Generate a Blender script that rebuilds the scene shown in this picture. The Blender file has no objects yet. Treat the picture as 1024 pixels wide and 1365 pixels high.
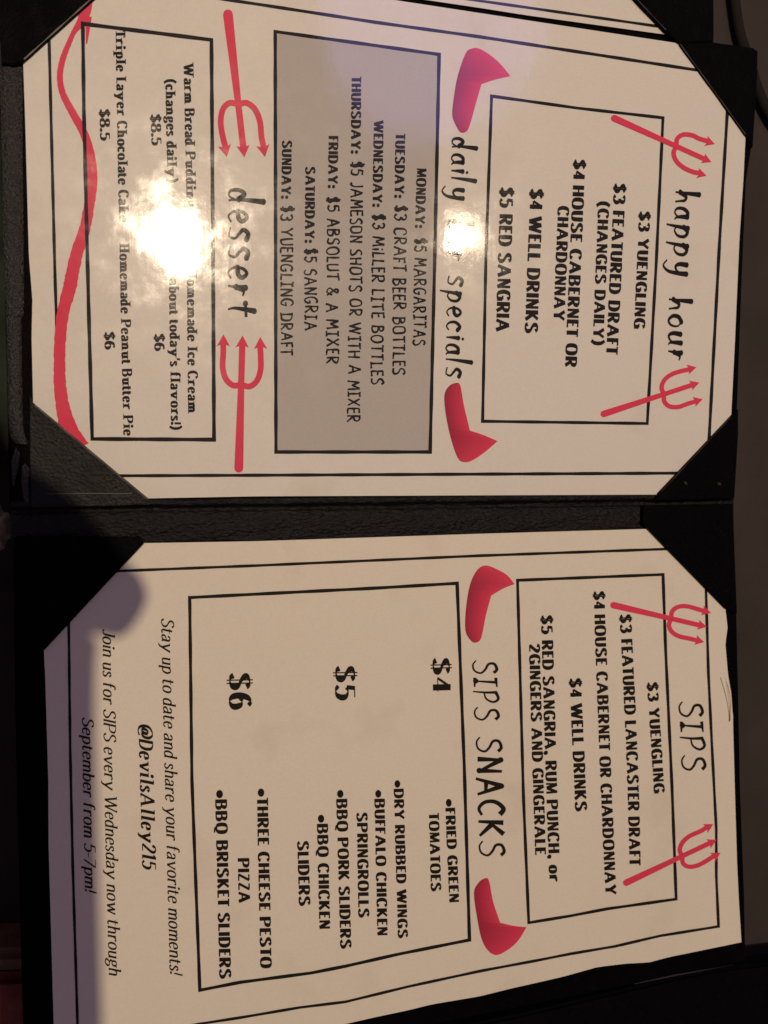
import bpy, bmesh, math, random
from mathutils import Vector, Matrix
from mathutils.geometry import tessellate_polygon
random.seed(7)
S = bpy.context.scene
COL = S.collection
# ---------------------------------------------------------------- camera
H = 0.325                         # metres above the open menu
TX, TY = math.radians(-2.55), math.radians(-15.23)
F = 1143.0
RM = Matrix.Rotation(TY, 3, 'Y') @ Matrix.Rotation(TX, 3, 'X')
cam = bpy.data.cameras.new('camera'); co = bpy.data.objects.new('camera', cam); COL.objects.link(co)
co.matrix_world = Matrix.Translation((0, 0, H)) @ RM.to_4x4()
cam.sensor_fit = 'VERTICAL'; cam.sensor_height = 36; cam.lens = F / 1365 * 36
cam.clip_start = 0.01; cam.clip_end = 50
cam.dof.use_dof = True; cam.dof.focus_distance = 0.335; cam.dof.aperture_fstop = 14
S.camera = co
def at(px, py, z=0.0):
    """point on the level z seen at photo pixel px,py (measuring aid for things lying on the menu)"""
    d = RM @ Vector(((px - 512) / F, -(py - 682.5) / F, -1))
    t = (z - H) / d.z
    return Vector((d.x * t, d.y * t, z))
def mirror(px, py, hl):
    """where a lamp at height hl hangs if its reflection in the menu is seen at px,py"""
    p = at(px, py); return Vector((p.x * (1 + hl / H), p.y * (1 + hl / H), hl))
# ---------------------------------------------------------------- light
S.view_settings.view_transform = 'Standard'; S.view_settings.look = 'None'; S.view_settings.gamma = 1
S.view_settings.exposure = 0
S.render.film_transparent = False
W = bpy.data.worlds.new('World'); S.world = W; W.use_nodes = True
bg = W.node_tree.nodes['Background']; bg.inputs[0].default_value = (0.80, 0.58, 0.90, 1); bg.inputs[1].default_value = 0.11
def lamp(name, loc, power, r, color):
    l = bpy.data.lights.new(name, 'POINT'); l.energy = power; l.shadow_soft_size = r; l.color = color
    o = bpy.data.objects.new(name, l); o.location = loc; COL.objects.link(o); return o
L1 = mirror(240, 312, 1.6)
lamp('ceiling_bulb', L1, 63, 0.0115, (1, .80, .56))
lamp('small_bulb', mirror(616, 318, 1.6), 6.0, 0.012, (1, .80, .55))
lamp('violet_sign_light', mirror(570, 30, 1.4), 4.6, 0.22, (.42, .34, 1))
# ---------------------------------------------------------------- materials
def mat(name, color, rough=.5, spec=.5, kind='plain', **k):
    m = bpy.data.materials.new(name); m.use_nodes = True; nt = m.node_tree; N = nt.nodes; L = nt.links
    b = N['Principled BSDF']; b.inputs['Base Color'].default_value = (*color, 1); b.inputs['Roughness'].default_value = rough
    b.inputs['Specular IOR Level'].default_value = spec
    tc = N.new('ShaderNodeTexCoord'); geo = N.new('ShaderNodeNewGeometry')
    P = geo.outputs['Position']
    def noise(scale, detail=3, rough_=.5, vec=None, stretch=None):
        n = N.new('ShaderNodeTexNoise'); n.inputs['Scale'].default_value = scale; n.inputs['Detail'].default_value = detail
        n.inputs['Roughness'].default_value = rough_
        if stretch:
            mp = N.new('ShaderNodeMapping'); mp.inputs['Scale'].default_value = stretch; L.new(P, mp.inputs[0]); L.new(mp.outputs[0], n.inputs[0])
        else: L.new(P, n.inputs[0])
        return n.outputs[0]
    def rng(s, a, b_, c, d):
        r = N.new('ShaderNodeMapRange'); L.new(s, r.inputs[0])
        for i, v in enumerate((a, b_, c, d)): r.inputs[i + 1].default_value = v
        return r.outputs[0]
    def mixc(f, a, b_):
        x = N.new('ShaderNodeMix'); x.data_type = 'RGBA'
        L.new(f, x.inputs[0]); x.inputs[6].default_value = (*a, 1); x.inputs[7].default_value = (*b_, 1); return x.outputs[2]
    def math_(op, a, b_):
        x = N.new('ShaderNodeMath'); x.operation = op
        for i, v in enumerate((a, b_)):
            if isinstance(v, (int, float)): x.inputs[i].default_value = v
            else: L.new(v, x.inputs[i])
        return x.outputs[0]
    def bump(h, strength, dist, nrm=None):
        x = N.new('ShaderNodeBump'); x.inputs['Strength'].default_value = strength; x.inputs['Distance'].default_value = dist
        L.new(h, x.inputs['Height'])
        if nrm is not None: L.new(nrm, x.inputs['Normal'])
        return x.outputs[0]
    if kind in ('laminated', 'laminated_paper', 'paper', 'print'):
        paperish = kind in ('paper', 'laminated_paper')
        if paperish:
            c2 = tuple(x * .93 for x in color)
            m1 = mixc(rng(noise(900, 4, .7), .3, .7, 0, 1), c2, color)
            st = rng(noise(26, 5, .55), .58, .70, 0, .26)          # faint handling smudges
            x = N.new('ShaderNodeMix'); x.data_type = 'RGBA'; L.new(st, x.inputs[0]); L.new(m1, x.inputs[6]); x.inputs[7].default_value = (color[0]*.72, color[1]*.68, color[2]*.62, 1)
            L.new(x.outputs[2], b.inputs['Base Color'])
        else:
            lt = tuple(min(1, x * 1.12 + k.get('fade', .012)) for x in color)
            cc = mixc(rng(noise(2600, 3, .7), .35, .7, 0, 1), color, lt)
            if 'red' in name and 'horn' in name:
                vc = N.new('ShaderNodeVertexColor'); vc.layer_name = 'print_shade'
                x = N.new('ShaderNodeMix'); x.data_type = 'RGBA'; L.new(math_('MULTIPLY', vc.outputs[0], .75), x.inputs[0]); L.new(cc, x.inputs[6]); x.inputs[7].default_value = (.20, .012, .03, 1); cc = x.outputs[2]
            L.new(cc, b.inputs['Base Color'])
        if kind.startswith('laminated'):
            b.inputs['Coat Weight'].default_value = 1.0; b.inputs['Coat IOR'].default_value = 1.5
            sm = noise(75, 5, .62)                                   # finger smudges on the clear film
            L.new(rng(sm, .46, .70, .072, .155), b.inputs['Coat Roughness'])
            L.new(rng(noise(45, 4, .6), .35, .65, .40, .6), b.inputs['Roughness'])
            wav = bump(noise(30, 2, .5), .06, .0018)
            mid = bump(noise(170, 3, .6), .08, .0003, wav)
            scr = bump(noise(500, 2, .5, stretch=(1, .12, 1)), .07, .0001, mid)
            L.new(scr, b.inputs['Coat Normal']); L.new(mid, b.inputs['Normal'])
        else:
            if paperish: L.new(bump(noise(1400, 3, .6), .15, .0002), b.inputs['Normal'])
    elif kind == 'leather':
        v = N.new('ShaderNodeTexVoronoi'); v.feature = 'SMOOTH_F1'; v.inputs['Scale'].default_value = k.get('scale', 950)
        mp = N.new('ShaderNodeMapping'); mp.inputs['Scale'].default_value = k.get('stretch', (1, 1, 1)); L.new(P, mp.inputs[0]); L.new(mp.outputs[0], v.inputs[0])
        n1 = noise(2200, 4, .6, stretch=k.get('stretch', (1, 1, 1)))
        h = math_('ADD', math_('MULTIPLY', v.outputs[0], .7), math_('MULTIPLY', n1, .6))
        L.new(bump(h, k.get('bump', .5), .0008, bump(noise(60, 3), .3, .002)), b.inputs['Normal'])
        L.new(rng(noise(120, 4), .3, .7, rough - .08, rough + .12), b.inputs['Roughness'])
        L.new(mixc(rng(noise(300, 5, .7), .55, .8, 0, 1), color, tuple(x * 1.8 + .002 for x in color)), b.inputs['Base Color'])
    elif kind == 'cloth':
        L.new(mixc(rng(noise(k.get('scale', 25), 4, .6), .35, .68, 0, 1), color, k.get('c2', tuple(x * .5 for x in color))), b.inputs['Base Color'])
        L.new(bump(noise(k.get('bs', 500), 4, .6), .4, .0015), b.inputs['Normal'])
    elif kind == 'horn':      # printed shading of the devil horn drawing: darker rim inside the drawn outline
        L.new(mixc(rng(noise(2400, 3, .7), .3, .7, 0, 1), color, tuple(x * .82 for x in color)), b.inputs['Base Color'])
        if k.get('lam'):
            b.inputs['Coat Weight'].default_value = 1; b.inputs['Coat Roughness'].default_value = .14
            L.new(bump(noise(38, 2, .5), .42, .0030), b.inputs['Coat Normal'])
    return m
PAPER = (.80, .755, .66)
M = dict(
    lam_paper=mat('laminated paper', PAPER, .5, .2, 'laminated_paper'),
    paper=mat('matte paper', (.80, .735, .61), .62, .25, 'paper'),
    lam_ink=mat('black print under film', (.006, .0045, .004), .55, .08, 'laminated'),
    ink=mat('black print', (.008, .006, .005), .6, .12, 'print'),
    lam_grey=mat('grey printed panel under film', (.465, .43, .385), .5, .12, 'laminated', fade=.02),
    lam_red=mat('red print under film', (.72, .04, .095), .5, .12, 'laminated', fade=.02),
    red=mat('red print', (.70, .04, .095), .55, .25, 'print', fade=.02),
    lam_horn=mat('red horn print under film', (.72, .04, .095), .5, .12, 'laminated', fade=.02),
    horn=mat('red horn print', (.70, .04, .095), .55, .25, 'print', fade=.02),
    leather=mat('black vinyl', (.0012, .0011, .0015), .55, .04, 'leather', bump=.35),
    lightened=mat('black vinyl with painted sheen', (.0065, .0064, .0048), .42, .22, 'leather', bump=.5),  # black vinyl lightened, pocket sheen put into the colour
    spine=mat('coarse black vinyl', (.0042, .0039, .0034), .38, .26, 'leather', stretch=(.5, 1, 1), scale=1100, bump=1.0),
    hem=mat('grainy black vinyl', (.020, .018, .0145), .32, .6, 'leather', scale=1500, bump=1.0),
    glint_and_seam=mat('vinyl edge wear and painted highlight', (.035, .025, .02), .35, .6, 'plain'),  # edge highlight put into the colour, also used for the seam
    table=mat('dim brown grey surface', (.052, .042, .036), .75, .2, 'cloth', scale=9, c2=(.034, .027, .022), bs=120),
    green=mat('dark green cloth', (.035, .042, .032), .9, .1, 'cloth', scale=40),
    tan=mat('pale tan crumpled scrap', (.80, .64, .42), .8, .2, 'cloth', scale=120, c2=(.5, .36, .22)),  # base colour brightened so the scrap looks lit
    maroon=mat('red brown leather', (.30, .07, .035), .6, .3, 'cloth', scale=60, c2=(.16, .035, .02)),
    ochre=mat('ochre trim', (.26, .14, .07), .6, .3, 'cloth', scale=60, c2=(.14, .08, .04)),
    cable=mat('dark cord', (.022, .018, .016), 1, .0),
    cover=mat('smooth black cover', (.0015, .0015, .0022), .6, .05, 'leather', bump=.15),
    skin=mat('skin', (.45, .25, .17), .5, .4), sleeve=mat('dark sleeve', (.03, .03, .035), .9, .1),
)
# ---------------------------------------------------------------- helpers
def link(name, verts, faces, m, parent=None, smooth=False):
    me = bpy.data.meshes.new(name); me.from_pydata([tuple(v) for v in verts], [], faces); me.update()
    if m: me.materials.append(m)
    if smooth:
        for p in me.polygons: p.use_smooth = True
    o = bpy.data.objects.new(name, me); COL.objects.link(o)
    if parent: o.parent = parent
    return o
def thing(name, label, cat, group=None):
    o = bpy.data.objects.new(name, None); COL.objects.link(o); o.empty_display_size = .02
    o['label'] = label; o['category'] = cat
    if group: o['group'] = group
    return o
def tag(o, label, cat, group=None):
    o['label'] = label; o['category'] = cat
    if group: o['group'] = group
    return o
def lerp(a, b, t): return a + (b - a) * t
def dens(pts, step=10, closed=False):
    out = []; n = len(pts)
    for i in range(n if closed else n - 1):
        a, b = Vector(pts[i][:2]), Vector(pts[(i + 1) % n][:2]); k = max(1, int((b - a).length / step))
        for j in range(k): out.append(a.lerp(b, j / k))
    if not closed: out.append(Vector(pts[-1][:2]))
    return out
def catmull(pts, k=6, closed=False):
    P = [Vector(p) for p in pts]; n = len(P); out = []
    for i in range(n if closed else n - 1):
        if closed: p0, p1, p2, p3 = P[i - 1], P[i], P[(i + 1) % n], P[(i + 2) % n]
        else: p0, p1, p2, p3 = P[max(i - 1, 0)], P[i], P[i + 1], P[min(i + 2, n - 1)]
        for j in range(k):
            t = j / k
            out.append(.5 * ((2 * p1) + (p2 - p0) * t + (2 * p0 - 5 * p1 + 4 * p2 - p3) * t * t + (3 * p1 - p0 - 3 * p2 + p3) * t ** 3))
    if not closed: out.append(P[-1])
    return out
def strip(pts, wf, closed=False):
    """ribbon round a 2-D path; wf(i,t,dir) gives the full width. returns verts, faces"""
    V, Fc = [], []; n = len(pts)
    for i, p in enumerate(pts):
        if closed: a, b = pts[i - 1], pts[(i + 1) % n]
        else: a, b = pts[max(i - 1, 0)], pts[min(i + 1, n - 1)]
        d1 = (p - a) if (closed or i > 0) else (b - p); d2 = (b - p) if (closed or i < n - 1) else (p - a)
        if d1.length < 1e-9: d1 = d2
        if d2.length < 1e-9: d2 = d1
        d1 = d1.normalized(); d2 = d2.normalized(); d = d1 + d2
        d = d.normalized() if d.length > 1e-6 else d1
        nrm = Vector((-d.y, d.x)); c = max(.45, abs(d.dot(d1)))
        w = wf(i, i / max(1, n - 1), d) / 2 / c
        V += [p + nrm * w, p - nrm * w]
    m = n if closed else n - 1
    for i in range(m):
        j = (i + 1) % n; Fc.append((2 * i, 2 * i + 1, 2 * j + 1, 2 * j))
    return V, Fc
# height of each sheet of paper above the menu plane (metres), in plane coordinates
def h_mid(x, y): return .0006 + .00007 * math.sin(x * 31 + 1.3) * math.sin(y * 37 + .4) + .00004 * math.sin(x * 62 + y * 24) + .0012 * max(0, (x - .09) / .17) ** 2 * (1 + .3 * math.sin(y * 40))
_c = at(500, 1300)
def h_low(x, y):
    t = max(0, (-y - .05) / .16)
    return .0007 + .0004 * math.sin(x * 40 + .5) * math.sin(y * 26) + .0016 * t * t * (1 + .55 * math.sin(x * 75 + 1.2) + .3 * math.sin(x * 160))
def h_top(x, y): return .0004
def surf(px, py, h, dz=0):
    z = .0006
    for _ in range(3):
        p = at(px, py, z + dz); z = h(p.x, p.y)
    return at(px, py, z + dz)
Z_UNDER, Z_BOX, Z_RED, Z_INK = .00007, .00010, .00014, .00018
def ink(name, V, Fc, m, parent, h, dz):
    return link(name, [surf(v[0], v[1], h, dz + (v[2] if len(v) > 2 else 0)) for v in V], Fc, m, parent)
def rule(name, pts, w, m, parent, h, dz=Z_BOX, closed=False, wob=.18):
    p = dens(pts, 9, closed)
    ph = random.random() * 6
    f = (lambda i, t, d: (w if not callable(w) else w(t)) * (1 + wob * .5 * math.sin(i * .9 + ph)))
    V, Fc = strip(p, f, closed); return ink(name, V, Fc, m, parent, h, dz)
def blob(name, outline, m, parent, h, dz, k=6):
    # a point with a third value is a sharp corner of the outline
    n = len(outline); cs = [i for i in range(n) if len(outline[i]) > 2]; p = []
    if not cs: p = catmull(outline, k, True)
    for a, b in zip(cs, cs[1:] + [cs[0] + n]) if cs else ():
        p += catmull([outline[i % n][:2] for i in range(a, b + 1)], k)[:-1]
    V = [(q.x, q.y) for q in p]; Fc = [list(t) for t in tessellate_polygon([[Vector((q.x, q.y, 0)) for q in p]])]
    o = ink(name, V, Fc, m, parent, h, dz)
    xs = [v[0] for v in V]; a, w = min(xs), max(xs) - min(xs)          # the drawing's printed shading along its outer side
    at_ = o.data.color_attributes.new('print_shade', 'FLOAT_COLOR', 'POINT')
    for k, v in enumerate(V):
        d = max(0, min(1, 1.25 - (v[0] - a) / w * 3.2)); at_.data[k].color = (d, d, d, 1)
    return o
# ---------------------------------------------------------------- lettering (own pen-stroke alphabets)
# '-' straight corners, '~' smooth curve; a point ending in s carries a serif in the serif styles
G = {
'A': ['-0,0s .33,1', '-.33,1 .68,0s', '-.12,.32 .56,.32'], 'B': ['-.1,0 .1,1', '~0,.97 .32,.97 .5,.88 .52,.74 .44,.58 .28,.53', '-.28,.53 .1,.53', '~.28,.53 .5,.47 .58,.28 .5,.09 .3,.03 0,.03'],
'C': ['~.6,.8 .5,.94 .34,.98 .16,.86 .08,.5 .16,.14 .34,.02 .5,.06 .6,.2'], 'D': ['-.1,0 .1,1', '~0,.97 .3,.97 .52,.84 .6,.5 .52,.16 .3,.03 0,.03'],
'E': ['-.1,0 .1,1', '-0,.96 .48,.96', '-.1,.53 .4,.53', '-0,.04 .52,.04'], 'F': ['-.1,0s .1,1', '-0,.96 .48,.96', '-.1,.52 .38,.52'],
'G': ['~.58,.8 .5,.94 .34,.98 .16,.86 .08,.5 .16,.14 .34,.02 .5,.06 .58,.16', '-.58,0 .58,.42', '-.36,.44 .62,.44'], 'H': ['-.1,0s .1,1s', '-.56,0s .56,1s', '-.1,.52 .56,.52'],
'I': ['-.1,0s .1,1s'], 'J': ['~.36,1s .36,.4 .34,.15 .2,.02 .04,.12'], 'K': ['-.1,0s .1,1s', '-.54,1s .16,.44', '-.24,.54 .58,0s'], 'L': ['-.1,0 .1,1s', '-0,.04 .5,.04'],
'M': ['-.06,0s .1,1s', '-.1,1 .38,.05', '-.38,.05 .68,1', '-.68,1s .72,0s'], 'N': ['-.08,0s .08,1', '-.08,1 .54,0', '-.54,0 .54,1s'],
'O': ['~@.36,.02 .14,.14 .08,.5 .14,.86 .36,.98 .58,.86 .64,.5 .58,.14'], 'P': ['-.1,0s .1,1', '~0,.97 .34,.97 .54,.88 .57,.72 .5,.54 .3,.46 .1,.46'],
'Q': ['~@.36,.02 .14,.14 .08,.5 .14,.86 .36,.98 .58,.86 .64,.5 .58,.14', '~.3,.08 .42,-.1 .66,-.16'], 'R': ['-.1,0s .1,1', '~0,.97 .32,.97 .5,.88 .53,.73 .46,.57 .28,.5 .1,.5', '-.3,.5 .58,0s'],
'S': ['~.48,.82 .4,.94 .26,.98 .1,.88 .09,.7 .22,.57 .4,.46 .5,.32 .48,.14 .28,.02 .12,.06 .04,.2'], 'T': ['-.3,0s .3,1', '-.02,.95 .58,.95', '|.05,.74 .05,.98', '|.55,.74 .55,.98'],
'U': ['~.1,1s .1,.6 .12,.2 .2,.06 .34,.02 .48,.08 .55,.25 .56,.6 .56,1s'], 'V': ['-0,1s .32,0', '-.32,0 .62,1s'], 'W': ['-0,1s .25,0', '-.25,0 .46,.9', '-.46,1 .7,0', '-.7,0 .92,1s'],
'X': ['-.02,1s .6,0s', '-.58,1s .02,0s'], 'Y': ['-0,1s .3,.46', '-.6,1s .3,.46', '-.3,.5 .3,0s'], 'Z': ['-.04,.95 .5,.95', '-.5,.97 .04,.04', '-.02,.05 .54,.05'],
'0': ['~@.3,.02 .12,.14 .08,.5 .12,.86 .3,.98 .48,.86 .52,.5 .48,.14'], '1': ['-.2,0s .2,1', '-.02,.82 .2,.96'],
'2': ['~.06,.76 .14,.93 .3,.98 .46,.88 .47,.68 .3,.4 .06,.06', '-.04,.05 .52,.05'], '3': ['~.06,.84 .16,.95 .3,.98 .46,.88 .44,.66 .26,.54', '~.26,.54 .48,.44 .5,.2 .34,.03 .16,.03 .04,.16'],
'4': ['-.38,0 .38,1', '-.38,1 .02,.28', '-0,.28 .54,.28'], '5': ['-.14,.95 .5,.95', '-.14,.97 .1,.56', '~.1,.56 .28,.62 .46,.52 .5,.3 .4,.08 .22,.02 .04,.14'],
'6': ['~.46,.88 .32,.98 .16,.84 .08,.5 .12,.16 .28,.02 .46,.12 .5,.32 .42,.54 .26,.58 .12,.46'], '7': ['-.02,.95 .52,.95', '-.52,.95 .18,0'],
'8': ['~@.3,.98 .12,.9 .12,.66 .3,.54 .5,.4 .5,.12 .3,.02 .08,.12 .08,.38 .3,.54 .46,.68 .46,.9'], '9': ['~.1,.1 .24,.02 .42,.16 .5,.5 .46,.84 .3,.98 .12,.88 .08,.68 .16,.46 .32,.42 .46,.54'],
'$': ['~.48,.8 .4,.92 .26,.95 .1,.86 .1,.7 .24,.56 .4,.46 .48,.32 .44,.14 .28,.05 .12,.09 .04,.22', '|.22,-.1 .22,1.1', '|.34,-.1 .34,1.1'],
'(': ['~.26,1.1 .08,.75 .08,.2 .26,-.16'], ')': ['~.02,1.1 .2,.75 .2,.2 .02,-.16'], '.': ['.1,.09'], ',': ['.1,.09', '~.13,.08 .12,-.02 .05,-.1'], ':': ['.1,.12', '.1,.58'],
'!': ['-.1,.34 .12,1', '.1,.09'], "'": ['-.08,.66 .1,1'], '-': ['|.02,.36 .34,.36'], '*': ['o.2,.38'],
'&': ['~.62,0 .3,.52 .16,.78 .26,.96 .4,.84 .32,.6 .1,.34 .1,.12 .3,.02 .5,.16 .6,.44'],
'@': ['~.56,.62 .44,.66 .32,.5 .32,.3 .42,.22 .54,.34 .6,.64', '~.6,.64 .6,.28 .7,.22 .84,.4 .84,.72 .66,.95 .4,.95 .14,.74 .1,.4 .22,.08 .5,-.04 .78,.04'],
'a': ['~.08,.5 .2,.65 .36,.6 .4,.44 .4,.1 .5,.02', '~.4,.38 .14,.3 .06,.14 .16,.02 .3,.06 .4,.18'], 'b': ['-.1,0 .1,1s', '~.1,.48 .24,.64 .4,.58 .48,.33 .4,.08 .26,.01 .1,.1'],
'c': ['~.42,.5 .34,.63 .22,.64 .09,.5 .08,.3 .14,.1 .28,.02 .42,.14'], 'd': ['-.42,0s .42,1s', '~.42,.5 .28,.65 .14,.56 .07,.33 .12,.08 .26,.01 .42,.14'],
'e': ['-.08,.36 .44,.36', '~.44,.36 .4,.58 .26,.65 .12,.55 .07,.32 .14,.08 .28,.01 .44,.12'], 'f': ['~.14,0s .14,.6 .16,.86 .26,.99 .38,.92', '|0,.62 .32,.62'],
'g': ['~@.24,.64 .1,.56 .1,.36 .24,.27 .38,.36 .38,.56', '~.12,.3 .06,.18 .2,.08 .4,.04 .44,-.12 .26,-.26 .06,-.2 .06,-.06 .18,.06', '-.36,.58 .5,.64'], 'h': ['-.1,0s .1,1s', '~.1,.46 .24,.63 .38,.6 .43,.44 .43,0s'],
'i': ['-.1,0s .1,.64s', '.1,.88'], 'j': ['~.14,.64s .14,0 .1,-.22 -.02,-.24', '.12,.88'], 'k': ['-.1,0s .1,1s', '-.42,.64s .14,.28', '-.2,.36 .48,0s'], 'l': ['-.1,0s .1,1s'],
'm': ['-.1,0s .1,.64s', '~.1,.46 .24,.63 .36,.58 .4,.42 .4,0s', '~.4,.46 .54,.63 .66,.58 .7,.42 .7,0s'], 'n': ['-.1,0s .1,.64s', '~.1,.46 .24,.63 .38,.6 .43,.44 .43,0s'],
'o': ['~@.27,.01 .12,.1 .07,.33 .12,.56 .27,.65 .42,.56 .47,.33 .42,.1'], 'p': ['-.1,-.28s .1,.64s', '~.1,.48 .24,.64 .4,.58 .48,.33 .4,.08 .26,.01 .1,.12'],
'r': ['-.1,0s .1,.64s', '~.1,.44 .2,.6 .32,.64 .38,.54'], 's': ['~.34,.5 .26,.62 .14,.63 .07,.52 .12,.4 .28,.28 .36,.16 .28,.03 .14,.01 .04,.12'], 't': ['~.14,.84 .14,.4 .14,.12 .24,.01 .36,.08', '|0,.62 .34,.62'],
'u': ['~.1,.64s .1,.2 .16,.03 .3,.02 .42,.16', '-.42,0s .42,.64s'], 'v': ['-0,.64s .24,0', '-.24,0 .46,.64s'], 'w': ['-0,.64s .2,0', '-.2,0 .36,.56', '-.36,.64 .54,0', '-.54,0 .7,.64s'],
'y': ['-0,.64s .24,.02', '~.48,.64s .24,.02 .14,-.2 0,-.24'],
}
HANDCAP = dict(G); HANDCAP.update({
'I': ['-.22,0 .22,1', '|.02,.98 .44,.98', '|0,.02 .44,.02'], 'i': ['-.1,0 .1,.6', '.1,.84'],
'G': ['~.58,.86 .4,1 .16,.84 .06,.45 .2,.06 .46,.04 .58,.3', '|.34,.4 .64,.42'], 'M': ['-.02,0 .12,1', '-.12,1 .36,.3', '-.36,.3 .62,1', '-.62,1 .7,0'],
'R': ['-.08,0 .08,1', '~.04,.98 .36,.98 .5,.8 .4,.58 .08,.46', '-.12,.48 .56,0'], 'A': ['-0,-.02 .3,1', '-.3,1 .62,0', '-.08,.36 .56,.38'],
'B': ['-.08,-.02 .08,1', '~.04,.98 .38,.96 .44,.72 .1,.54', '~.1,.54 .5,.46 .52,.14 .26,0 .02,.04'], 'E': ['-.08,0 .08,1', '-.04,.98 .46,1', '-.06,.54 .42,.56', '-.06,.02 .5,.02'],
'T': ['-.28,0 .28,.98', '-0,.96 .58,1'], 'S': ['~.5,.86 .34,1 .12,.9 .1,.66 .4,.46 .48,.2 .3,.02 .04,.1'],
'$': ['~.46,.78 .34,.9 .14,.84 .1,.64 .4,.46 .46,.22 .3,.08 .04,.16', '-.24,-.08 .24,1.12', '-.34,-.06 .34,1.1', '-.14,.5 .4,.52']})
# headline brush letters: first point of each stroke is the heavy end
BR = {
'h': ['~.12,1.5 .1,.9 .08,.4 .06,0', '~.06,.3 .24,.66 .42,.6 .46,.3 .5,0'], 'a': ['~.42,.78 .2,.8 .04,.5 .06,.12 .26,0 .44,.24', '~.42,.8 .42,.4 .46,.1 .56,0'],
'p': ['~.14,.86 .1,.4 .04,-.2 .0,-.5', '~.1,.6 .3,.84 .52,.66 .5,.24 .28,.02 .12,.1'], 'y': ['~.1,.86 .08,.4 .2,.16 .42,.3 .52,.8', '~.52,.86 .5,.3 .42,-.3 .18,-.62 -.08,-.4'],
'o': ['~.3,.84 .08,.66 .04,.28 .24,0 .46,.16 .5,.6 .3,.84'], 'u': ['~.1,.8 .06,.3 .18,.02 .4,.14 .5,.5', '~.5,.84 .48,.4 .5,.1 .6,0'], 'r': ['~.12,.86 .1,.4 .06,0', '~.1,.4 .26,.76 .46,.72'],
'd': ['~.42,.5 .2,.78 .04,.5 .08,.1 .28,.02 .44,.3', '~.5,1.72 .46,1.1 .44,.5 .48,0'], 'i': ['~.12,.8 .1,.4 .1,0', 'o.16,1.1'], 'l': ['~.2,1.7 .14,1 .1,.4 .08,0'],
'b': ['~.16,1.7 .12,1 .08,.4 .06,0', '~.08,.4 .28,.82 .48,.6 .46,.2 .26,0 .08,.1'], 's': ['~.46,.9 .24,.98 .08,.74 .26,.52 .44,.32 .34,.04 .0,.1'], 'e': ['~.06,.46 .34,.5 .46,.7 .28,.92 .08,.7 .06,.26 .26,0 .5,.14'],
'c': ['~.46,.74 .28,.88 .06,.6 .08,.2 .28,0 .48,.16'], 't': ['~.3,1.3 .24,.8 .2,.3 .26,0', '-.0,.86 .56,.9'],
'S': ['~.56,.86 .4,1.0 .14,.9 .14,.66 .4,.5 .56,.3 .44,.04 .16,-.02 -.04,.12'], 'I': ['-.02,.94 .46,.98', '~.24,.96 .2,.5 .16,.08', 'o.16,.08', '-.0,.04 .44,.02'],
'P': ['~.1,.96 .1,.5 .04,-.06', '~.06,.9 .4,1.02 .56,.8 .4,.5 .1,.42'], 'N': ['-.06,0 .1,.98', '-.1,.98 .54,.1', '-.54,.02 .58,1', 'o.1,.96', 'o.54,.06'],
'A': ['-.3,1 -.02,-.1', '-.3,1 .64,-.04', '-.06,.34 .52,.3', 'o.3,.96'], 'C': ['~.6,.86 .36,1.02 .08,.7 .08,.26 .34,0 .62,.12'], 'K': ['-.12,1 .06,-.04', '-.6,1.0 .12,.44', '-.2,.5 .66,0'],
}
STY = {  # thick, thin, gap, space, shear, serif length
'sans': (.285, .108, .07, .37, 0, 0), 'serif': (.235, .09, .035, .38, 0, .11), 'ital': (.135, .06, .04, .30, .20, .07), 'bital': (.20, .065, .05, .2, .20, .09),
'hand': (.105, .075, .11, .42, .0, 0), 'brush': (0, 0, .17, .5, .02, 0), 'brushcap': (0, 0, .16, .55, .02, 0), 'price': (.24, .05, .08, .2, 0, .10)}
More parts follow.
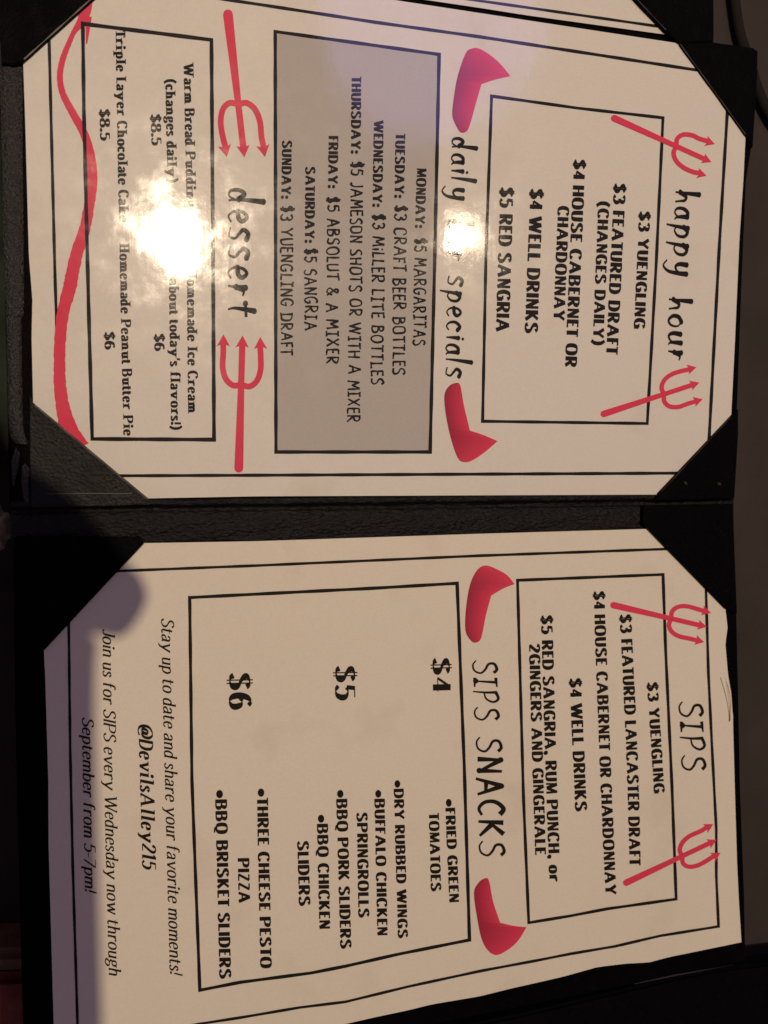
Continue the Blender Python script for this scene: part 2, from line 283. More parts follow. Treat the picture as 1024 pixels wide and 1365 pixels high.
def glyph(ch, sty):
    thick, thin, gap, sp, shear, ser = STY[sty]
    tbl = BR if sty.startswith('brush') else HANDCAP if sty == 'hand' else G
    V, Fc = [], []
    def addv(v, f):
        n = len(V); V.extend(v); Fc.extend([[i + n for i in q] for q in f])
    def disc(c, r):
        v = [Vector((c[0], c[1]))] + [Vector((c[0] + r * math.cos(a * math.tau / 10), c[1] + r * math.sin(a * math.tau / 10))) for a in range(10)]
        addv(v, [(0, 1 + a, 1 + (a + 1) % 10) for a in range(10)])
    for s in tbl[ch]:
        kind = s[0]
        if kind not in '-~|':
            c = [float(q) for q in s.lstrip('o').split(',')]
            r = (.31 if ch == '*' else .12) if kind == 'o' else (thick * .52 + .02)
            if sty == 'hand': r = .08

            if ch == 'i' and sty == 'brush': r = .085
            disc(c, r); continue
        closed = s[1] == '@'; toks = s[2 if closed else 1:].split()
        pts, sf = [], []
        for t in toks:
            sf.append(t.endswith('s')); pts.append(Vector([float(q) for q in t.rstrip('s').split(',')]))
        if sty == 'hand': pts = [p + Vector((random.uniform(-.035, .035), random.uniform(-.04, .04))) for p in pts]
        P = catmull(pts, 5, closed) if kind == '~' else [pts[0].lerp(pts[-1], t / 4) for t in range(5)] if len(pts) == 2 else dens(pts, .3)
        if sty in ('sans', 'serif', 'ital', 'bital', 'price'):
            def wf(i, t, d):
                if kind == '|': return 0.004 if (ch == 'T' and sty == 'sans') else thin * .9
                a = abs(d.y) ** 1.15                           # vertical = thick
                if d.x * d.y > 0 and kind == '-': a *= .3 if ch == '4' else .62        # up-right diagonals are lighter
                if sty == 'sans' and kind == '-' and ch in 'NM' and abs(d.x) < .12: a *= .35
                w = lerp(thin, thick, a)
                if sty == 'sans' and kind == '-' and abs(d.y) < .2: w = thin * 1.15
                if sty in ('sans', 'serif', 'price') and kind == '~' and not closed and ch in 'CGS$2356cse' and min(t, 1 - t) < .1: w = max(w, thick * .7)
                return w
        elif sty == 'hand':
            ph = random.random() * 6; wf = lambda i, t, d: .15 + .035 * math.sin(t * 7 + ph)
        elif sty == 'brush':
            wf = lambda i, t, d: max(.085, .24 - .19 * t) if kind == '~' else .14
            k0 = P[0]; disc(k0, .13)
        else:
            wf = lambda i, t, d: lerp(.14, .06, t) if ch in 'SIP' else lerp(.21, .11, t)
        v, f = strip(P, wf, closed); addv(v, f)
        if ser and kind != '|':
            for e, flag in ((0, sf[0]), (-1, sf[-1])):
                if not flag: continue
                c = P[e]; hw = ser + (thick * .5 if sty != 'ital' else thick * .3); y = c.y + (thin * .5 if (c.y < .3 and c.y < P[len(P) // 2].y) else -thin * .5)
                x0, x1 = c.x - hw, c.x + hw
                if sty in ('ital', 'bital'):
                    if c.y > .3: x1 = c.x + thick * .3
                    else: x0 = c.x - thick * .3
                addv([Vector((x0, y - thin * .5)), Vector((x1, y - thin * .5)), Vector((x1, y + thin * .5)), Vector((x0, y + thin * .5))], [(0, 1, 2, 3)])
    xs = [v.x for v in V]; x0, x1 = min(xs), max(xs)
    V = [Vector((v.x - x0 + shear * v.y, v.y)) for v in V]
    return V, Fc, (x1 - x0) + gap
def text(s, pts, cap, sty, m, parent, h, name='text_line', xh=None, dz=Z_INK):
    """letters set along the baseline pts (photo pixels, read downwards), capital height cap"""
    V, Fc = [], []; x = 0; zz = []
    for ch in s:
        if ch == ' ': x += STY[sty][3]; continue
        g, f, adv = glyph(ch, sty); n = len(V)
        jy = random.uniform(-.04, .04) if sty == 'hand' else 0
        V += [Vector((v.x + x, v.y + jy)) for v in g]; Fc += [[i + n for i in q] for q in f]; x += adv
    tot = x - STY[sty][2]
    base = [Vector(p) for p in pts]; Ls = [(base[i + 1] - base[i]).length for i in range(len(base) - 1)]; LT = sum(Ls)
    sm = catmull(base, 8) if len(base) > 2 else base
    cum = [0]
    for i in range(len(sm) - 1): cum.append(cum[-1] + (sm[i + 1] - sm[i]).length)
    out = []
    for v in V:
        d = v.x / tot * cum[-1]; i = 0
        while i < len(sm) - 2 and cum[i + 1] < d: i += 1
        t = (sm[i + 1] - sm[i]).normalized(); p = sm[i] + t * (d - cum[i]); up = Vector((t.y, -t.x))
        out.append(p + up * v.y * cap)
    # faces of crossing strokes step by a micron so that none share a plane
    VV = []; FF = []
    for k, q in enumerate(Fc):
        FF.append([len(VV) + j for j in range(len(q))]); VV += [(out[i].x, out[i].y, (k % 7) * 2e-7) for i in q]
    return ink(name, VV, FF, m, parent, h, dz)
# ---------------------------------------------------------------- sheets of paper
def interp(pl, t):
    pl = [Vector(p) for p in pl]; Ls = [(pl[i + 1] - pl[i]).length for i in range(len(pl) - 1)]; d = t * sum(Ls)
    for i, l in enumerate(Ls):
        if d <= l + 1e-9 or i == len(Ls) - 1: return pl[i].lerp(pl[i + 1], d / l)
        d -= l
def sheet(name, top, right, bottom, left, m, parent, h, nx=90, ny=70):
    """paper between four edges, each listed left-to-right / top-to-bottom"""
    V = []; A, B, C_, D = Vector(top[0]), Vector(top[-1]), Vector(bottom[0]), Vector(bottom[-1])
    for j in range(ny + 1):
        v = j / ny; l, r = interp(left, v), interp(right, v)
        for i in range(nx + 1):
            u = i / nx; t, b = interp(top, u), interp(bottom, u)
            p = t * (1 - v) + b * v + l * (1 - u) + r * u - (A * (1 - u) * (1 - v) + B * u * (1 - v) + C_ * (1 - u) * v + D * u * v)
            V.append(surf(p.x, p.y, h))
    n = nx + 1; Fc = [(j * n + i, (j + 1) * n + i, (j + 1) * n + i + 1, j * n + i + 1) for j in range(ny) for i in range(nx)]
    o = link(name, V, Fc, m, parent, True)
    md = o.modifiers.new('thickness', 'SOLIDIFY'); md.thickness = .00022; md.offset = -1
    es = o.modifiers.new('crisp_edge', 'EDGE_SPLIT'); es.split_angle = math.radians(35)
    return o
# horn drawings and tridents
def horn(outl, parent, lam, h):
    o = blob('horn', outl, M['lam_horn' if lam else 'horn'], parent, h, Z_RED, 4); return o
def trident(Hn, T, U, Lw, w, cross, parent, lam, h, hw=None):
    Hn, T, U, Lw = map(Vector, (Hn, T, U, Lw)); ax = T - Hn; X = lambda u, v: Hn + ax * u + (U - Lw) / 2 * v
    mid = (U + Lw) / 2; um = (mid - Hn).dot(ax) / ax.length_squared
    off = ((mid - X(um, 0)))
    V, Fc = [], []; hw = hw or w * 1.15; al = ax.length
    def add(v, f, dz):
        n = len(V); V.extend([(q.x, q.y, dz) for q in v]); Fc.extend([[i + n for i in q] for q in f])
    hd = w * 1.5
    def head(p, d, dz):
        d = d.normalized(); n = Vector((-d.y, d.x)); L_ = w * 1.9
        add([p, p - d * L_ + n * w * 1.05, p - d * L_ * .78, p - d * L_ - n * w * 1.05], [(0, 1, 2), (0, 2, 3)], dz)
    add(*strip([X(t / 12, 0) for t in range(12)] + [X(1 - w * 1.4 / al, 0)], lambda i, t, d: lerp(hw * 1.2, w, min(1, t * 1.6))), 0)
    c = X(0, 0); dd = [Vector((c.x + hw * .6 * math.cos(a * .628), c.y + hw * .6 * math.sin(a * .628))) for a in range(10)]; add([c] + dd, [(0, 1 + a, 1 + (a + 1) % 10) for a in range(10)], 4e-7)
    head(T, ax, 8e-7)
    for sgn, tip in ((1, U), (-1, Lw)):
        ut = (tip - Hn).dot(ax) / ax.length_squared
        v0 = sgn
        pts = [X(cross, 0), X(cross - .01, .45 * v0), X(cross + .035, .84 * v0), X(cross + .12 * 1, 1.03 * v0), X(lerp(cross, ut, .6), 1.02 * v0), tip - ax.normalized() * w * 1.3]
        add(*strip(catmull(pts, 6), lambda i, t, d: w * .92), (sgn + 2) * 4e-7)
        head(tip, tip - pts[-2] if True else ax, 1.6e-6)
    n0 = 'trident'
    return ink(n0, V, Fc, M['lam_red' if lam else 'red'], parent, h, Z_RED + .00001)

# ================================================================ MIDDLE PAGE (happy hour / specials / dessert)
pg = thing('menu_page', 'glossy laminated happy hour, daily bar specials and dessert page with lamp glare', 'menu page', 'pages held in the black menu folder')
sheet('paper', [(16, -78), (526, 0), (906, 58), (1001, 72)], [(1001, 72), (994, 180), (991, 240), (985.7, 320), (980, 450), (975, 551), (971, 659)],
      [(47, 665), (200, 664), (340, 661), (640, 659), (878, 657.5), (971, 657)], [(16, -78), (31, 82), (34, 170), (38.6, 340), (43.3, 400), (42.2, 450), (43.2, 490), (44.3, 538), (47, 665)], M['lam_paper'], pg, h_mid)
LI = M['lam_ink']; hm = h_mid
rule('border_line', [(61, -37), (360, 8), (500, 29.5), (640, 49), (800, 73.5), (972, 100), (970, 145), (959.5, 320), (945.6, 582), (943, 630.5), (640, 632), (340, 633.5), (82, 634.5), (80, 570), (73.5, 370), (65.6, 55)], 4.2, LI, pg, hm, closed=True)
rule('box_outline', [(110.5, 31.5), (282, 53), (284.5, 400), (285.5, 586), (123, 585), (118, 400), (112, 150)], 5, LI, pg, hm, closed=True, dz=Z_RED + .00004)
rule('box_outline', [(367, 42), (585.5, 72.5), (580, 330), (573.5, 602.5), (368, 602.5), (367.5, 320)], 4.6, LI, pg, hm, closed=True)
gb = [(367, 42), (585.5, 72.5), (580, 330), (573.5, 602.5), (368, 602.5), (367.5, 320)]
V = []; n = 24
for j in range(n + 1):
    l = interp([gb[0], gb[5], gb[4]], j / n); r = interp([gb[1], gb[2], gb[3]], j / n)
    for i in range(n + 1): V.append(l.lerp(r, i / n))
ink('grey_panel', V, [(j * (n + 1) + i, (j + 1) * (n + 1) + i, (j + 1) * (n + 1) + i + 1, j * (n + 1) + i + 1) for j in range(n) for i in range(n)], M['lam_grey'], pg, hm, Z_UNDER)
rule('box_outline', [(655.5, 128), (770, 144), (884, 157), (875, 350), (863, 564.5), (643.5, 561.5), (648, 340)], 4, LI, pg, hm, closed=True)
T = lambda s, pts, cap, sty='sans', nm='text_line': text(s, pts, cap, sty, LI, pg, hm, nm)
T('$3 YUENGLING', [(852.8, 281), (845.5, 438)], 14); T('$3 FEATURED DRAFT', [(819.3, 244), (808.3, 472)], 15); T('(CHANGES DAILY)', [(798, 268), (790.5, 460)], 14)
T('$4 HOUSE CABERNET OR', [(765.6, 212), (753.6, 489)], 15); T('CHARDONNAY', [(744.2, 274), (738, 427)], 14.5)
T('$4 WELL DRINKS', [(707.5, 251), (700, 444)], 16.5); T('$5 RED SANGRIA', [(667.5, 249), (661.4, 442)], 17)
for a, b in ((('MONDAY:', [(556, 224), (553.5, 304)]), ('$5 MARGARITAS', [(552.8, 317), (551, 461)])), (('TUESDAY:', [(527.7, 178), (526, 264)]), ('$3 CRAFT BEER BOTTLES', [(526, 273), (523.5, 500)])),
             (('WEDNESDAY:', [(498.8, 160), (496.8, 276)]), ('$3 MiLLER LITE BOTTLES', [(497.5, 285), (494.7, 513)])), (('THURSDAY:', [(469, 102), (468, 205)]), ('$5 JAMESON SHOTS OR WITH A MIXER', [(468.5, 215), (463.5, 563)])),
             (('FRIDAY:', [(438.3, 181), (437.5, 251)]), ('$5 ABSOLUT & A MIXER', [(436.5, 262), (435, 485)])), (('SATURDAY:', [(407.5, 222), (406.5, 324)]), ('$5 SANGRIA', [(406, 331), (406.8, 441)])),
             (('SUNDAY:', [(376.6, 187), (375, 265)]), ('$3 YUENGLING DRAFT', [(375, 274), (374, 474)]))):
    T(a[0], a[1], 12.6); T(b[0], b[1], 16, 'hand')
T('Warm Bread Pudding', [(245, 83), (249, 276)], 13, 'serif'); T('(changes daily)', [(220.7, 105.5), (223.5, 243)], 13, 'serif'); T('$8.5', [(201, 152), (202.5, 194)], 13, 'serif')
T('Triple Layer Chocolate Cake', [(154.3, 41), (156.3, 160), (159, 296)], 13, 'serif'); T('$8.5', [(132.8, 145), (134, 187.5)], 13, 'serif')
T('Homemade Peanut Butter Pie', [(159.5, 324), (162, 450), (165, 581)], 13, 'serif'); T('$6', [(139.5, 442), (140, 466)], 13, 'serif')
T('Homemade Ice Cream', [(249.5, 357), (251, 551)], 13, 'serif'); T("(ask about today's flavors!)", [(225, 328), (228.5, 573)], 13, 'serif'); T('$6', [(206, 444.5), (206.3, 468)], 13, 'serif')
HL = lambda s, pts, xh, sty='brush': text(s, pts, xh, sty, LI, pg, hm, 'headline')
HL('happy', [(901, 252), (897, 368)], 21); HL('hour', [(892, 395), (891, 480)], 20)
HL('daily', [(603, 182), (601, 267)], 19); HL('bar', [(598, 291), (597, 347)], 19.5); HL('specials', [(597, 367), (594, 504)], 20)
HL('dessert', [(305, 250), (304, 422)], 27)
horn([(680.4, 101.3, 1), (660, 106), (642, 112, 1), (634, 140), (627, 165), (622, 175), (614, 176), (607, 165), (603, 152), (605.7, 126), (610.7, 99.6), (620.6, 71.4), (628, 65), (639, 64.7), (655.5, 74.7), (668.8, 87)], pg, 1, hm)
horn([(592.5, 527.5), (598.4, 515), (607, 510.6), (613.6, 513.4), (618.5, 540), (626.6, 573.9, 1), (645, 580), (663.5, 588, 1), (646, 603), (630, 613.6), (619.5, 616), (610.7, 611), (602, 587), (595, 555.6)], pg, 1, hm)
trident((819, 157.5), (948.5, 216), (953, 192), (942, 234), 6.6, .64, pg, 1, hm)
trident((805, 551.7), (932.5, 510), (928.7, 489.5), (937, 532), 6.4, .63, pg, 1, hm)
trident((304, 19), (326, 209.5), (353.5, 209), (302.7, 209), 8.4, .63, pg, 1, hm, 11)
trident((318.5, 624), (323.5, 447), (347, 449), (298, 445.5), 8.4, .63, pg, 1, hm, 10)
tail = [(116, -10, 18), (113, 12, 18), (110, 26, 13), (99, 42, 7), (93, 55, 7), (84, 78, 8), (80, 102, 8), (84, 125, 8.6), (98, 152, 10), (113, 180, 11), (121, 211, 13), (123, 242, 14), (119, 273, 14), (113, 305, 15), (103, 336, 16.5), (96, 367, 17.5), (93, 383, 18), (84, 418, 16), (80, 457, 15.5), (79.5, 488, 15.5), (80, 512, 16.5), (84, 543, 18.5), (93, 575, 24), (106, 598, 28)]
c3 = catmull([Vector((a, b, c)) for a, b, c in tail], 8)
P2 = [Vector((p.x, p.y)) for p in c3]; V, Fc = strip(P2, lambda i, t, d: c3[i].z + (.7 * math.sin(i * 2.3) + .5 * math.sin(i * 5.1) if i > 90 else .3 * math.sin(i * 2.1)))
ink('devil_tail', V, Fc, M['lam_red'], pg, hm, Z_RED)
V, Fc = strip([Vector(p) for p in ((118, 22), (117, 40), (115.5, 58))], lambda i, t, d: lerp(9, 2, t)); ink('devil_tail', V, Fc, M['lam_red'], pg, hm, Z_RED + 3e-6)

# ================================================================ LOWER PAGE (sips)
lp = thing('menu_page', 'matte wavy-edged SIPS and SIPS SNACKS page half loose from the lower pocket', 'menu page', 'pages held in the black menu folder')
sheet('paper', [(50, 730), (191, 724), (340, 721.5), (640, 711.5), (865, 705), (962, 702)], [(962, 702), (967, 810.5), (970, 837), (967, 858), (970, 893), (971, 902), (975, 925), (977, 955), (980, 1064), (982.6, 1150), (985, 1200), (988.5, 1256)],
      [(74, 1442), (460.6, 1365), (500, 1356), (545, 1346.5), (575, 1339), (640, 1328), (680, 1318), (720, 1309), (752, 1301.6), (797, 1289), (835, 1284.5), (865, 1283), (891, 1276), (940, 1266), (988.5, 1256)],
      [(50, 730), (58.6, 866), (60.5, 905), (64.5, 1040), (65, 1130), (67, 1200), (71.7, 1365), (74, 1442)], M['paper'], lp, h_low)
IK = M['ink']; hl = h_low
rule('border_line', [(90, 764), (162, 761), (340, 754), (640, 740.7), (891, 731.7), (939, 729.8), (941, 779), (944.5, 897.5), (949, 990), (955, 1105), (955, 1168), (958, 1235), (880, 1247.5), (820, 1261.5), (760, 1271.6), (715, 1280.5), (640, 1294.5), (545, 1315), (460.6, 1335.5), (400, 1343), (320, 1356.6), (265.6, 1365), (105, 1398), (103.5, 1365), (97, 1150), (93.7, 1000), (91.8, 837)], 3.7, IK, lp, hl, closed=True)
rule('box_outline', [(253, 796.5), (400, 789), (500, 784), (609.5, 777.5), (619, 1020), (626, 1253), (531, 1272), (460.6, 1288), (415, 1297), (320, 1309.5), (266.5, 1320), (256, 1040)], 4.4, IK, lp, hl, closed=True)
rule('box_outline', [(690, 773.5), (884, 765.8), (887.5, 867), (896, 1050), (901.5, 1198.5), (809, 1211.6), (760, 1221), (705, 1230), (698, 1064)], 4, IK, lp, hl, closed=True)
T = lambda s, pts, cap, sty='sans', nm='text_line': text(s, pts, cap, sty, IK, lp, hl, nm)
T('$3 YUENGLING', [(863, 909.5), (872.5, 1058)], 13.5); T('$3 FEATURED LANCASTER DRAFT', [(826.6, 819), (835.6, 1010), (839.5, 1154)], 14.5)
T('$4 HOUSE CABERNET OR CHARDONNAY', [(791.5, 788), (800, 1020), (807.5, 1193)], 14.2); T('$4 WELL DRINKS', [(759.5, 904), (767.5, 1082)], 15)
T('$5 RED SANGRIA, RUM PUNCH, or', [(721.7, 820), (728, 1040), (733, 1176)], 14.5); T('2GINGERS AND GINGERALE', [(705.6, 858), (709.5, 1000), (714, 1140)], 13.8)
HL = lambda s, pts, xh, sty='brushcap': text(s, pts, xh, sty, IK, lp, hl, 'headline')
HL('SIPS', [(906, 935), (910.5, 1028)], 30); HL('SIPS', [(631, 880), (634, 961)], 31); HL('SNACKS', [(636, 982), (640.5, 1142)], 32)
T('$4', [(576.3, 877), (577.5, 922)], 23.5, 'price'); T('$5', [(446.7, 887.5), (447.5, 934)], 27, 'price'); T('$6', [(305, 897), (306, 946.5)], 29, 'price')
T('*FRIED GREEN', [(593.4, 1065), (599.5, 1203.5)], 12.6); T('TOMATOES', [(572, 1084), (575, 1188.5)], 13); T('*DRY RUBBED WINGS', [(525, 1040), (531, 1251)], 12.6)
T('*BUFFALO CHICKEN', [(499.3, 1053), (503.5, 1247.5)], 13.2); T('SPRINGROLLS', [(475.8, 1083), (478.3, 1223.5)], 13.8); T('*BBQ PORK SLIDERS', [(448.3, 1053), (454.3, 1265)], 14)
T('*BBQ CHICKEN', [(422.7, 1086), (426.2, 1238.8)], 14); T('SLIDERS', [(396.7, 1121), (399, 1208)], 14.5)
T('*THREE CHEESE PESTO', [(342.5, 1051), (347.6, 1291)], 14.5); T('PIZZA', [(317, 1144), (318.5, 1204)], 15); T('*BBQ BRISKET SLIDERS', [(287, 1053), (293, 1305)], 15)
T('Stay up to date and share your favorite moments!', [(215, 823.6), (219, 1000), (226.6, 1298)], 17, 'ital'); T('@DevilsAlley215', [(184.8, 964), (190, 1158)], 18.5, 'bital')
T('Join us for SIPS every Wednesday now through', [(136.8, 838), (139.5, 1060), (145.3, 1300)], 16.5, 'ital'); T('September from 5-7pm!', [(109.4, 955.6), (113.3, 1188)], 15.5, 'ital')
horn([(686, 778.5, 1), (670, 785), (655, 794, 1), (648, 820), (641.7, 850), (635, 856.5), (628, 854), (620.6, 840), (621.5, 810), (627, 778.5), (637, 759), (649, 753.8), (667, 761), (677.6, 768)], lp, 0, hl)
horn([(632, 1191), (638, 1177), (646, 1171), (652, 1174), (657.5, 1202), (667, 1230, 1), (684, 1234), (702, 1236, 1), (688.7, 1256.6), (670, 1270.5), (658.7, 1272.7), (649, 1265), (642, 1251), (637, 1228)], lp, 0, hl)
trident((818, 806.7), (942.5, 835.6), (948, 817), (939, 856), 6.4, .62, lp, 0, hl)
trident((835, 1176.7), (955.5, 1119.5), (951, 1098.5), (960.6, 1136.6), 6.4, .62, lp, 0, hl)

fl = [(960.5, 902), (966, 901), (971, 915), (975, 933), (977.5, 957), (974, 962), (972, 945), (968, 925)]
V = [surf(x, y, h_low, .0003 + .0011 * (k in (2, 3, 4, 5))) for k, (x, y) in enumerate(fl)]
link('torn_lip', V, [tuple(range(8))], M['paper'], lp)
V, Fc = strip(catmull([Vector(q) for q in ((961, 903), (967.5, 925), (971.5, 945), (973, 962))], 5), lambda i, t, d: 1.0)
ink('crease_shadow', V, Fc, mat('crease shadow line', (.52, .45, .34), .9, .1, 'print'), lp, h_low, .0003)
# ================================================================ PAGE BEYOND (top)
tp = thing('menu_page', 'sliver of another cream page above the happy hour page at the top edge', 'menu page', 'pages held in the black menu folder')
sheet('paper', [(420, -150), (925, -140)], [(925, -140), (915, 49)], [(420, -22), (559, -1.5), (640, 10.5), (700, 20), (880, 45), (915, 49)], [(420, -150), (420, -22)], M['lam_paper'], tp, h_top, 40, 16)
rule('border_line', [(500, -21), (640, 1), (700, 9.5), (870, 34), (900, 38)], 3.6, LI, tp, h_top)

# ================================================================ FOLDER
fo = thing('menu_folder', 'open black leather-look menu folder with corner pockets holding the pages', 'menu folder')
def slab(name, outl, z1, z0, m, parent, bev=.0008, rounded=0, step=14):
    pts = dens(outl, step, True) if not rounded else catmull(outl, 3, True)
    bm = bmesh.new(); top = [bm.verts.new(at(p.x, p.y, z1)) for p in pts]; f = bm.faces.new(top)
    r = bmesh.ops.extrude_face_region(bm, geom=[f]); vs = [e for e in r['geom'] if isinstance(e, bmesh.types.BMVert)]
    for v in vs: v.co.z = z0
    bmesh.ops.recalc_face_normals(bm, faces=bm.faces)
    rim = [e for e in bm.edges if all(abs(v.co.z - z1) < 1e-7 for v in e.verts)]
    if bev: bmesh.ops.bevel(bm, geom=rim, offset=bev, segments=2, affect='EDGES', clamp_overlap=True)
    me = bpy.data.meshes.new(name); bm.to_mesh(me); bm.free(); me.materials.append(m)
    o = bpy.data.objects.new(name, me); COL.objects.link(o); o.parent = parent; return o
LE = M['leather']
slab('panel', [(400, -190), (951, -150), (953, 40), (952, 70), (900, 64), (400, -12)], -.0009, -.0036, LE, fo)
slab('panel', [(-14, -100), (940, 54), (1004, 64), (1010, 68), (1009, 100), (1004, 190), (996, 240), (990, 380), (984, 545), (979, 661), (500, 671), (12, 673), (11, 600), (4, 300), (0, 180)], -.0004, -.0030, LE, fo)
slab('panel', [(17, 700), (976, 700), (983, 815), (985, 900), (988, 1050), (993.6, 1200), (995, 1281), (940, 1293), (850, 1311), (640, 1354), (400, 1404), (35, 1482), (30, 1365), (21, 1000), (18, 800)], -.0004, -.0030, LE, fo)
# spine: ridged cloth-grained strip between the two boards
def grid(name, xs, prof, m, parent, skew=lambda x: 0, wob=.0002):
    """surface along x with a cross profile [(py, z)...]"""
    pr = catmull([Vector(p) for p in prof], 5); V = []
    for x in xs:
        for p in pr: V.append(at(x, p.x + skew(x), p.y + wob * math.sin(x * .05 + p.x * .3)))
    n = len(pr); Fc = [(i * n + j, (i + 1) * n + j, (i + 1) * n + j + 1, i * n + j + 1) for i in range(len(xs) - 1) for j in range(n - 1)]
    return link(name, V, Fc, m, parent, True)
xs = [14 + (978 - 14) * i / 60 for i in range(61)]
sk = lambda x: -(x - 200) * .0125
grid('spine', xs, [(664, -.0012), (667, .0003), (673, .0004), (677, -.0012), (681, -.0014), (685, -.0002), (696, .0004), (709, .0002), (715, -.0001), (722, -.0003), (728, -.0013)], M['spine'], fo, sk)
# grainy hem along the outer edge of the middle board
hx = [(-12, 17), (0, 29), (6, 31), (10, 31.5)]
V = []; rows = [(-90, -10, 18), (60, -2, 29.5), (180, 1.5, 30), (300, 4.2, 31.5), (380, 6.5, 31.8), (420, 8, 31.8), (424, 8.2, 29), (500, 10, 29.5), (560, 11.5, 31), (576, 13, 32), (586, 16, 36), (592, 22, 38)]
rr = catmull([Vector(r) for r in rows], 4)
for r in rr:
    for k in range(7):
        t = k / 6; V.append(at(lerp(r.y, r.z, t), r.x, -.0003 + .0011 * math.sin(math.pi * min(1, max(0, t))) ** .5 + .00012 * math.sin(r.x * .21 + k)))
link('hem', V, [(i * 7 + k, (i + 1) * 7 + k, (i + 1) * 7 + k + 1, i * 7 + k + 1) for i in range(len(rr) - 1) for k in range(6)], M['hem'], fo, True)
slab('hem', [(29, 622), (33, 618), (39, 624), (40, 672), (36, 676), (31, 664), (28, 640)], .0006, -.0006, M['hem'], fo, .0004)
slab('hem', [(15, 612), (21, 596), (26, 604), (24, 625), (18, 650), (16, 640)], .0004, -.0006, M['hem'], fo, .0004)
def pocket(outl, diag, glint=0, m=None):
    o = slab('corner_pocket', outl, .0024, -.0002, m or LE, fo, .0003, step=30)
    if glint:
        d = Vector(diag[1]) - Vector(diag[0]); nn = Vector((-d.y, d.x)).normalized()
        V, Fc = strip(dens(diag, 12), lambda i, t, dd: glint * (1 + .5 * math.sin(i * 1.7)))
        o2 = link('edge_highlight', [at(v.x, v.y, .00246) for v in V], Fc, M['glint_and_seam'], o)  # highlight on the worn pocket edge, drawn as a pale ribbon
    return o
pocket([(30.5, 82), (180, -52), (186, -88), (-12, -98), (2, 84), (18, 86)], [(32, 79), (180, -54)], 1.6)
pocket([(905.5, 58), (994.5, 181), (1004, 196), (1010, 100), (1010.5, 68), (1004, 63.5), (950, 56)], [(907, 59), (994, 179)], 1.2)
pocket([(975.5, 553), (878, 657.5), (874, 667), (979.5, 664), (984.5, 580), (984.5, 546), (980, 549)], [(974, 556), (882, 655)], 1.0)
pocket([(40, 528), (44, 536.5), (196, 663), (206, 672), (150, 674), (41, 676)], [(46, 540), (196, 665)], 1.2, M['lightened'])
link('seam', [at(x, y, .00243) for x, y in ((62, 657.5), (120, 657), (176, 657.5), (176, 658.6), (120, 658.4), (62, 658.8))], [(0, 1, 4, 5), (1, 2, 3, 4)], M['glint_and_seam'], fo)
pocket([(20, 872), (58, 868), (192, 724), (188, 716), (120, 715), (20, 716)], [(60, 865), (190, 725)], 0)
pocket([(856, 697), (865, 705), (967.5, 811), (983, 818), (977.5, 672), (858, 674)], [(866, 707), (965, 809)], 0)
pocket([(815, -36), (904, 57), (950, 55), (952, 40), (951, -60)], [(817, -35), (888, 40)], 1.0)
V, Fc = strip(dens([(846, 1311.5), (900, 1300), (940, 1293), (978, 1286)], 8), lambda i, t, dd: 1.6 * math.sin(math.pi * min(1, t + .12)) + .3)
link('edge_highlight', [at(v.x, v.y, -.0001) for v in V], Fc, M['glint_and_seam'], fo)  # highlight on the panel's bottom rim, drawn as a pale ribbon
for px, py in ((914, 644), (959, 645)):   # small scuffs on the lower right pocket of the middle panel
    slab('scuff', [(px - 2, py - 2), (px + 2, py - 1.5), (px + 2.5, py + 2), (px - 1.5, py + 1)], .00250, .0023, M['hem'], fo, 0)

# ================================================================ SURROUNDINGS
# the table
V = []; n = 40
for j in range(n + 1):
    for i in range(n + 1):
        x = -1.2 + 2.4 * i / n; y = -1.2 + 2.4 * j / n; V.append((x, y, -.045))
tb = link('tabletop', V, [(j * (n + 1) + i, j * (n + 1) + i + 1, (j + 1) * (n + 1) + i + 1, (j + 1) * (n + 1) + i) for j in range(n) for i in range(n)], M['table']); tb['kind'] = 'structure'
def tube(name, path, r, m, parent=None, seg=10):
    P = catmull([Vector(p) for p in path], 6); V = []
    for i, p in enumerate(P):
        t = (P[min(i + 1, len(P) - 1)] - P[max(i - 1, 0)]).normalized(); a = t.orthogonal().normalized()
        a = (Vector((0, 0, 1)) - t * t.z).normalized() if abs(t.z) < .95 else a; b = t.cross(a); rr = r(i / (len(P) - 1)) if callable(r) else r
        for k in range(seg): V.append(p + (a * math.cos(k * math.tau / seg) + b * math.sin(k * math.tau / seg)) * rr)
    Fc = [(i * seg + k, i * seg + (k + 1) % seg, (i + 1) * seg + (k + 1) % seg, (i + 1) * seg + k) for i in range(len(P) - 1) for k in range(seg)]
    Fc += [tuple(range(seg))[::-1], tuple((len(P) - 1) * seg + k for k in range(seg))]
    return link(name, V, Fc, m, parent, True)
tag(tube('cord', [at(x, y, -.0415) for x, y in ((972, -60), (979, 0), (986, 45), (998, 80), (1010, 120), (1030, 160), (1060, 190))], .0026, M['cable']), 'dark thin cord curving across the dim table at the top right', 'cord')
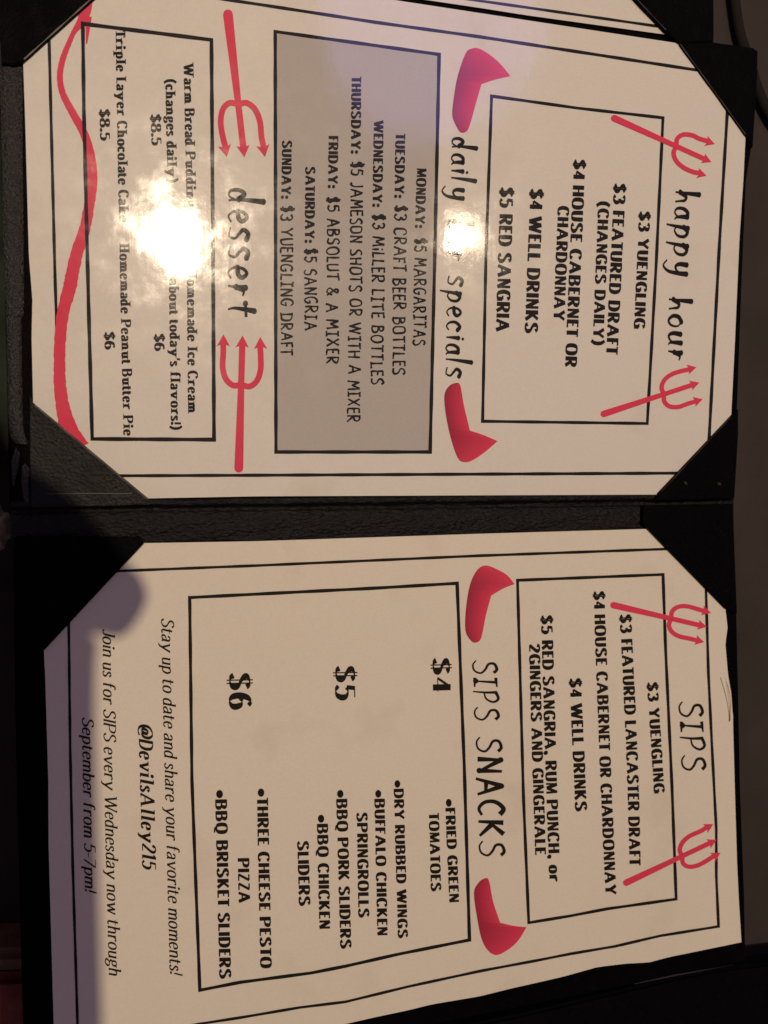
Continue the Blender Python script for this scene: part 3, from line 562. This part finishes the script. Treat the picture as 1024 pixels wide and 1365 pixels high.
# black cover jutting out below
cv = slab('black_cover', [(560, 1380), (700, 1352), (850, 1316), (930, 1298), (977, 1290), (1040, 1283), (1200, 1262), (1230, 1500), (560, 1560)], -.0042, -.012, M['cover'], None, .0012)
tag(cv, 'smooth black cover jutting out from under the menu folder at the bottom right', 'cover')
def mound(name, cx, cy, rx, ry, z0, hh, m, seed, rough=.12, n=26):
    rnd = random.Random(seed); ph = [rnd.random() * 6 for _ in range(6)]; V = []; c = at(cx, cy, z0); s = (at(cx + 10, cy, z0) - c).length / 10
    for j in range(n):
        r = j / (n - 1)
        for i in range(n):
            a = i / n * math.tau; w = 1 + rough * (math.sin(3 * a + ph[0]) + .6 * math.sin(7 * a + ph[1]))
            z = hh * (1 - r ** 3) * (1 + .25 * math.sin(4 * a + 5 * r + ph[2]) * r)
            V.append((c.x + math.cos(a) * rx * s * r * w, c.y + math.sin(a) * ry * s * r * w, z0 + z))
    Fc = [(j * n + i, j * n + (i + 1) % n, (j + 1) * n + (i + 1) % n, (j + 1) * n + i) for j in range(n - 1) for i in range(n)]
    Fc = [f[::-1] for f in Fc]
    return link(name, V, Fc, m, None, True)
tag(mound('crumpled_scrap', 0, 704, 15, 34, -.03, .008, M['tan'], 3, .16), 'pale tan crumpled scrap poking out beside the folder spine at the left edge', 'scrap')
tag(slab('green_cloth', [(-160, 120), (-30, 150), (30, 200), (34, 560), (20, 610), (-150, 640)], -.032, -.044, M['green'], None, .003), 'dark green cloth beside the left edge of the happy hour panel', 'cloth')
tag(slab('grey_strip', [(-60, 786), (40, 784), (42, 803), (-60, 806)], -.030, -.034, M['table'], None, .001), 'dim grey strip beside the lower panel at the left edge', 'strip')
bag = thing('red_brown_bag', 'dim red-brown leather bag with ochre top band at the lower left corner', 'bag')
slab('body', [(-140, 1306), (50, 1300), (70, 1500), (-140, 1520)], -.024, -.044, M['maroon'], bag, .004)
slab('top_band', [(-140, 1272), (46, 1268), (50, 1297), (-140, 1303)], -.022, -.044, M['ochre'], bag, .003)

# ---- the photographer's phone and hand, behind the lens; their shadow falls on the lower left of the menu
AX = RM @ Vector((0, 0, 1))                 # backwards along the optical axis
def cast(px, py, back=.006):
    """point of the phone's plane that throws its shadow on the menu at px,py"""
    s = at(px, py); o = Vector((0, 0, H)) + AX * back; d = L1 - s
    return s + d * ((o - s).dot(AX) / d.dot(AX))
ph = thing('phone', 'dark phone held above the menu, behind the viewpoint', 'phone')
out = catmull([Vector(p) for p in ((131, 862), (128, 880), (127, 960), (130, 1100), (137, 1365), (141, 1480), (133, 1500), (110, 1506), (-120, 1510), (-150, 1500), (-156, 1480), (-170, 880), (-160, 850), (-140, 842), (100, 842), (122, 848))], 4, True)
vt = [cast(p.x, p.y) for p in out]; n = len(vt)
link('body', vt + [v + AX * .0075 for v in vt], [tuple(range(n)), tuple(range(2 * n - 1, n - 1, -1))] + [(i, i + n, (i + 1) % n + n, (i + 1) % n) for i in range(n)], M['cover'], ph)
ps = thing('person', 'hand and dark sleeve of the photographer holding the phone behind the viewpoint', 'person')
C = cast
# thumb along the phone's corner, palm behind, four fingers wrapped on the screen side, forearm away to the left
tube('body', [C(-330, 380, .03), C(-230, 520, .03), C(-130, 640, .028), C(-70, 760, .026)], lambda t: .022 + .010 * math.sin(math.pi * min(1, t * .95)), M['skin'], ps, 16)
tube('thumb', [C(-150, 600, .02), C(-40, 668, .018), C(60, 722, .016), C(124, 784, .012), C(154, 803, .011), C(168, 813, .010), C(177, 818, .0095), C(184, 822, .0095)], lambda t: lerp(.0165, .0080, min(1, t * 1.3)) if t < .76 else .0080 * math.sqrt(max(.03, 1 - ((t - .76) / .24) ** 2.4)), M['skin'], ps, 16)
tube('gap_fill_finger', [C(-200, 700, .03), C(-100, 760, .026), C(0, 800, .02), C(112, 840, .012)], lambda t: lerp(.014, .0095, t), M['skin'], ps, 14)  # extra unseen finger, added to close the lit gap below the thumb's shadow
for k in range(4):
    y0 = 800 + 62 * k
    tube('finger', [C(-120, y0 - 60, .030), C(-60, y0 - 20, .034), C(0, y0 + 20, .028), C(30, y0 + 34, .022)], lambda t: lerp(.0095, .0072, t), M['skin'], ps, 12)
tube('sleeve', [C(-900, -120, .05), C(-560, 180, .04), C(-310, 400, .03)], lambda t: lerp(.045, .034, t), M['sleeve'], ps, 16)
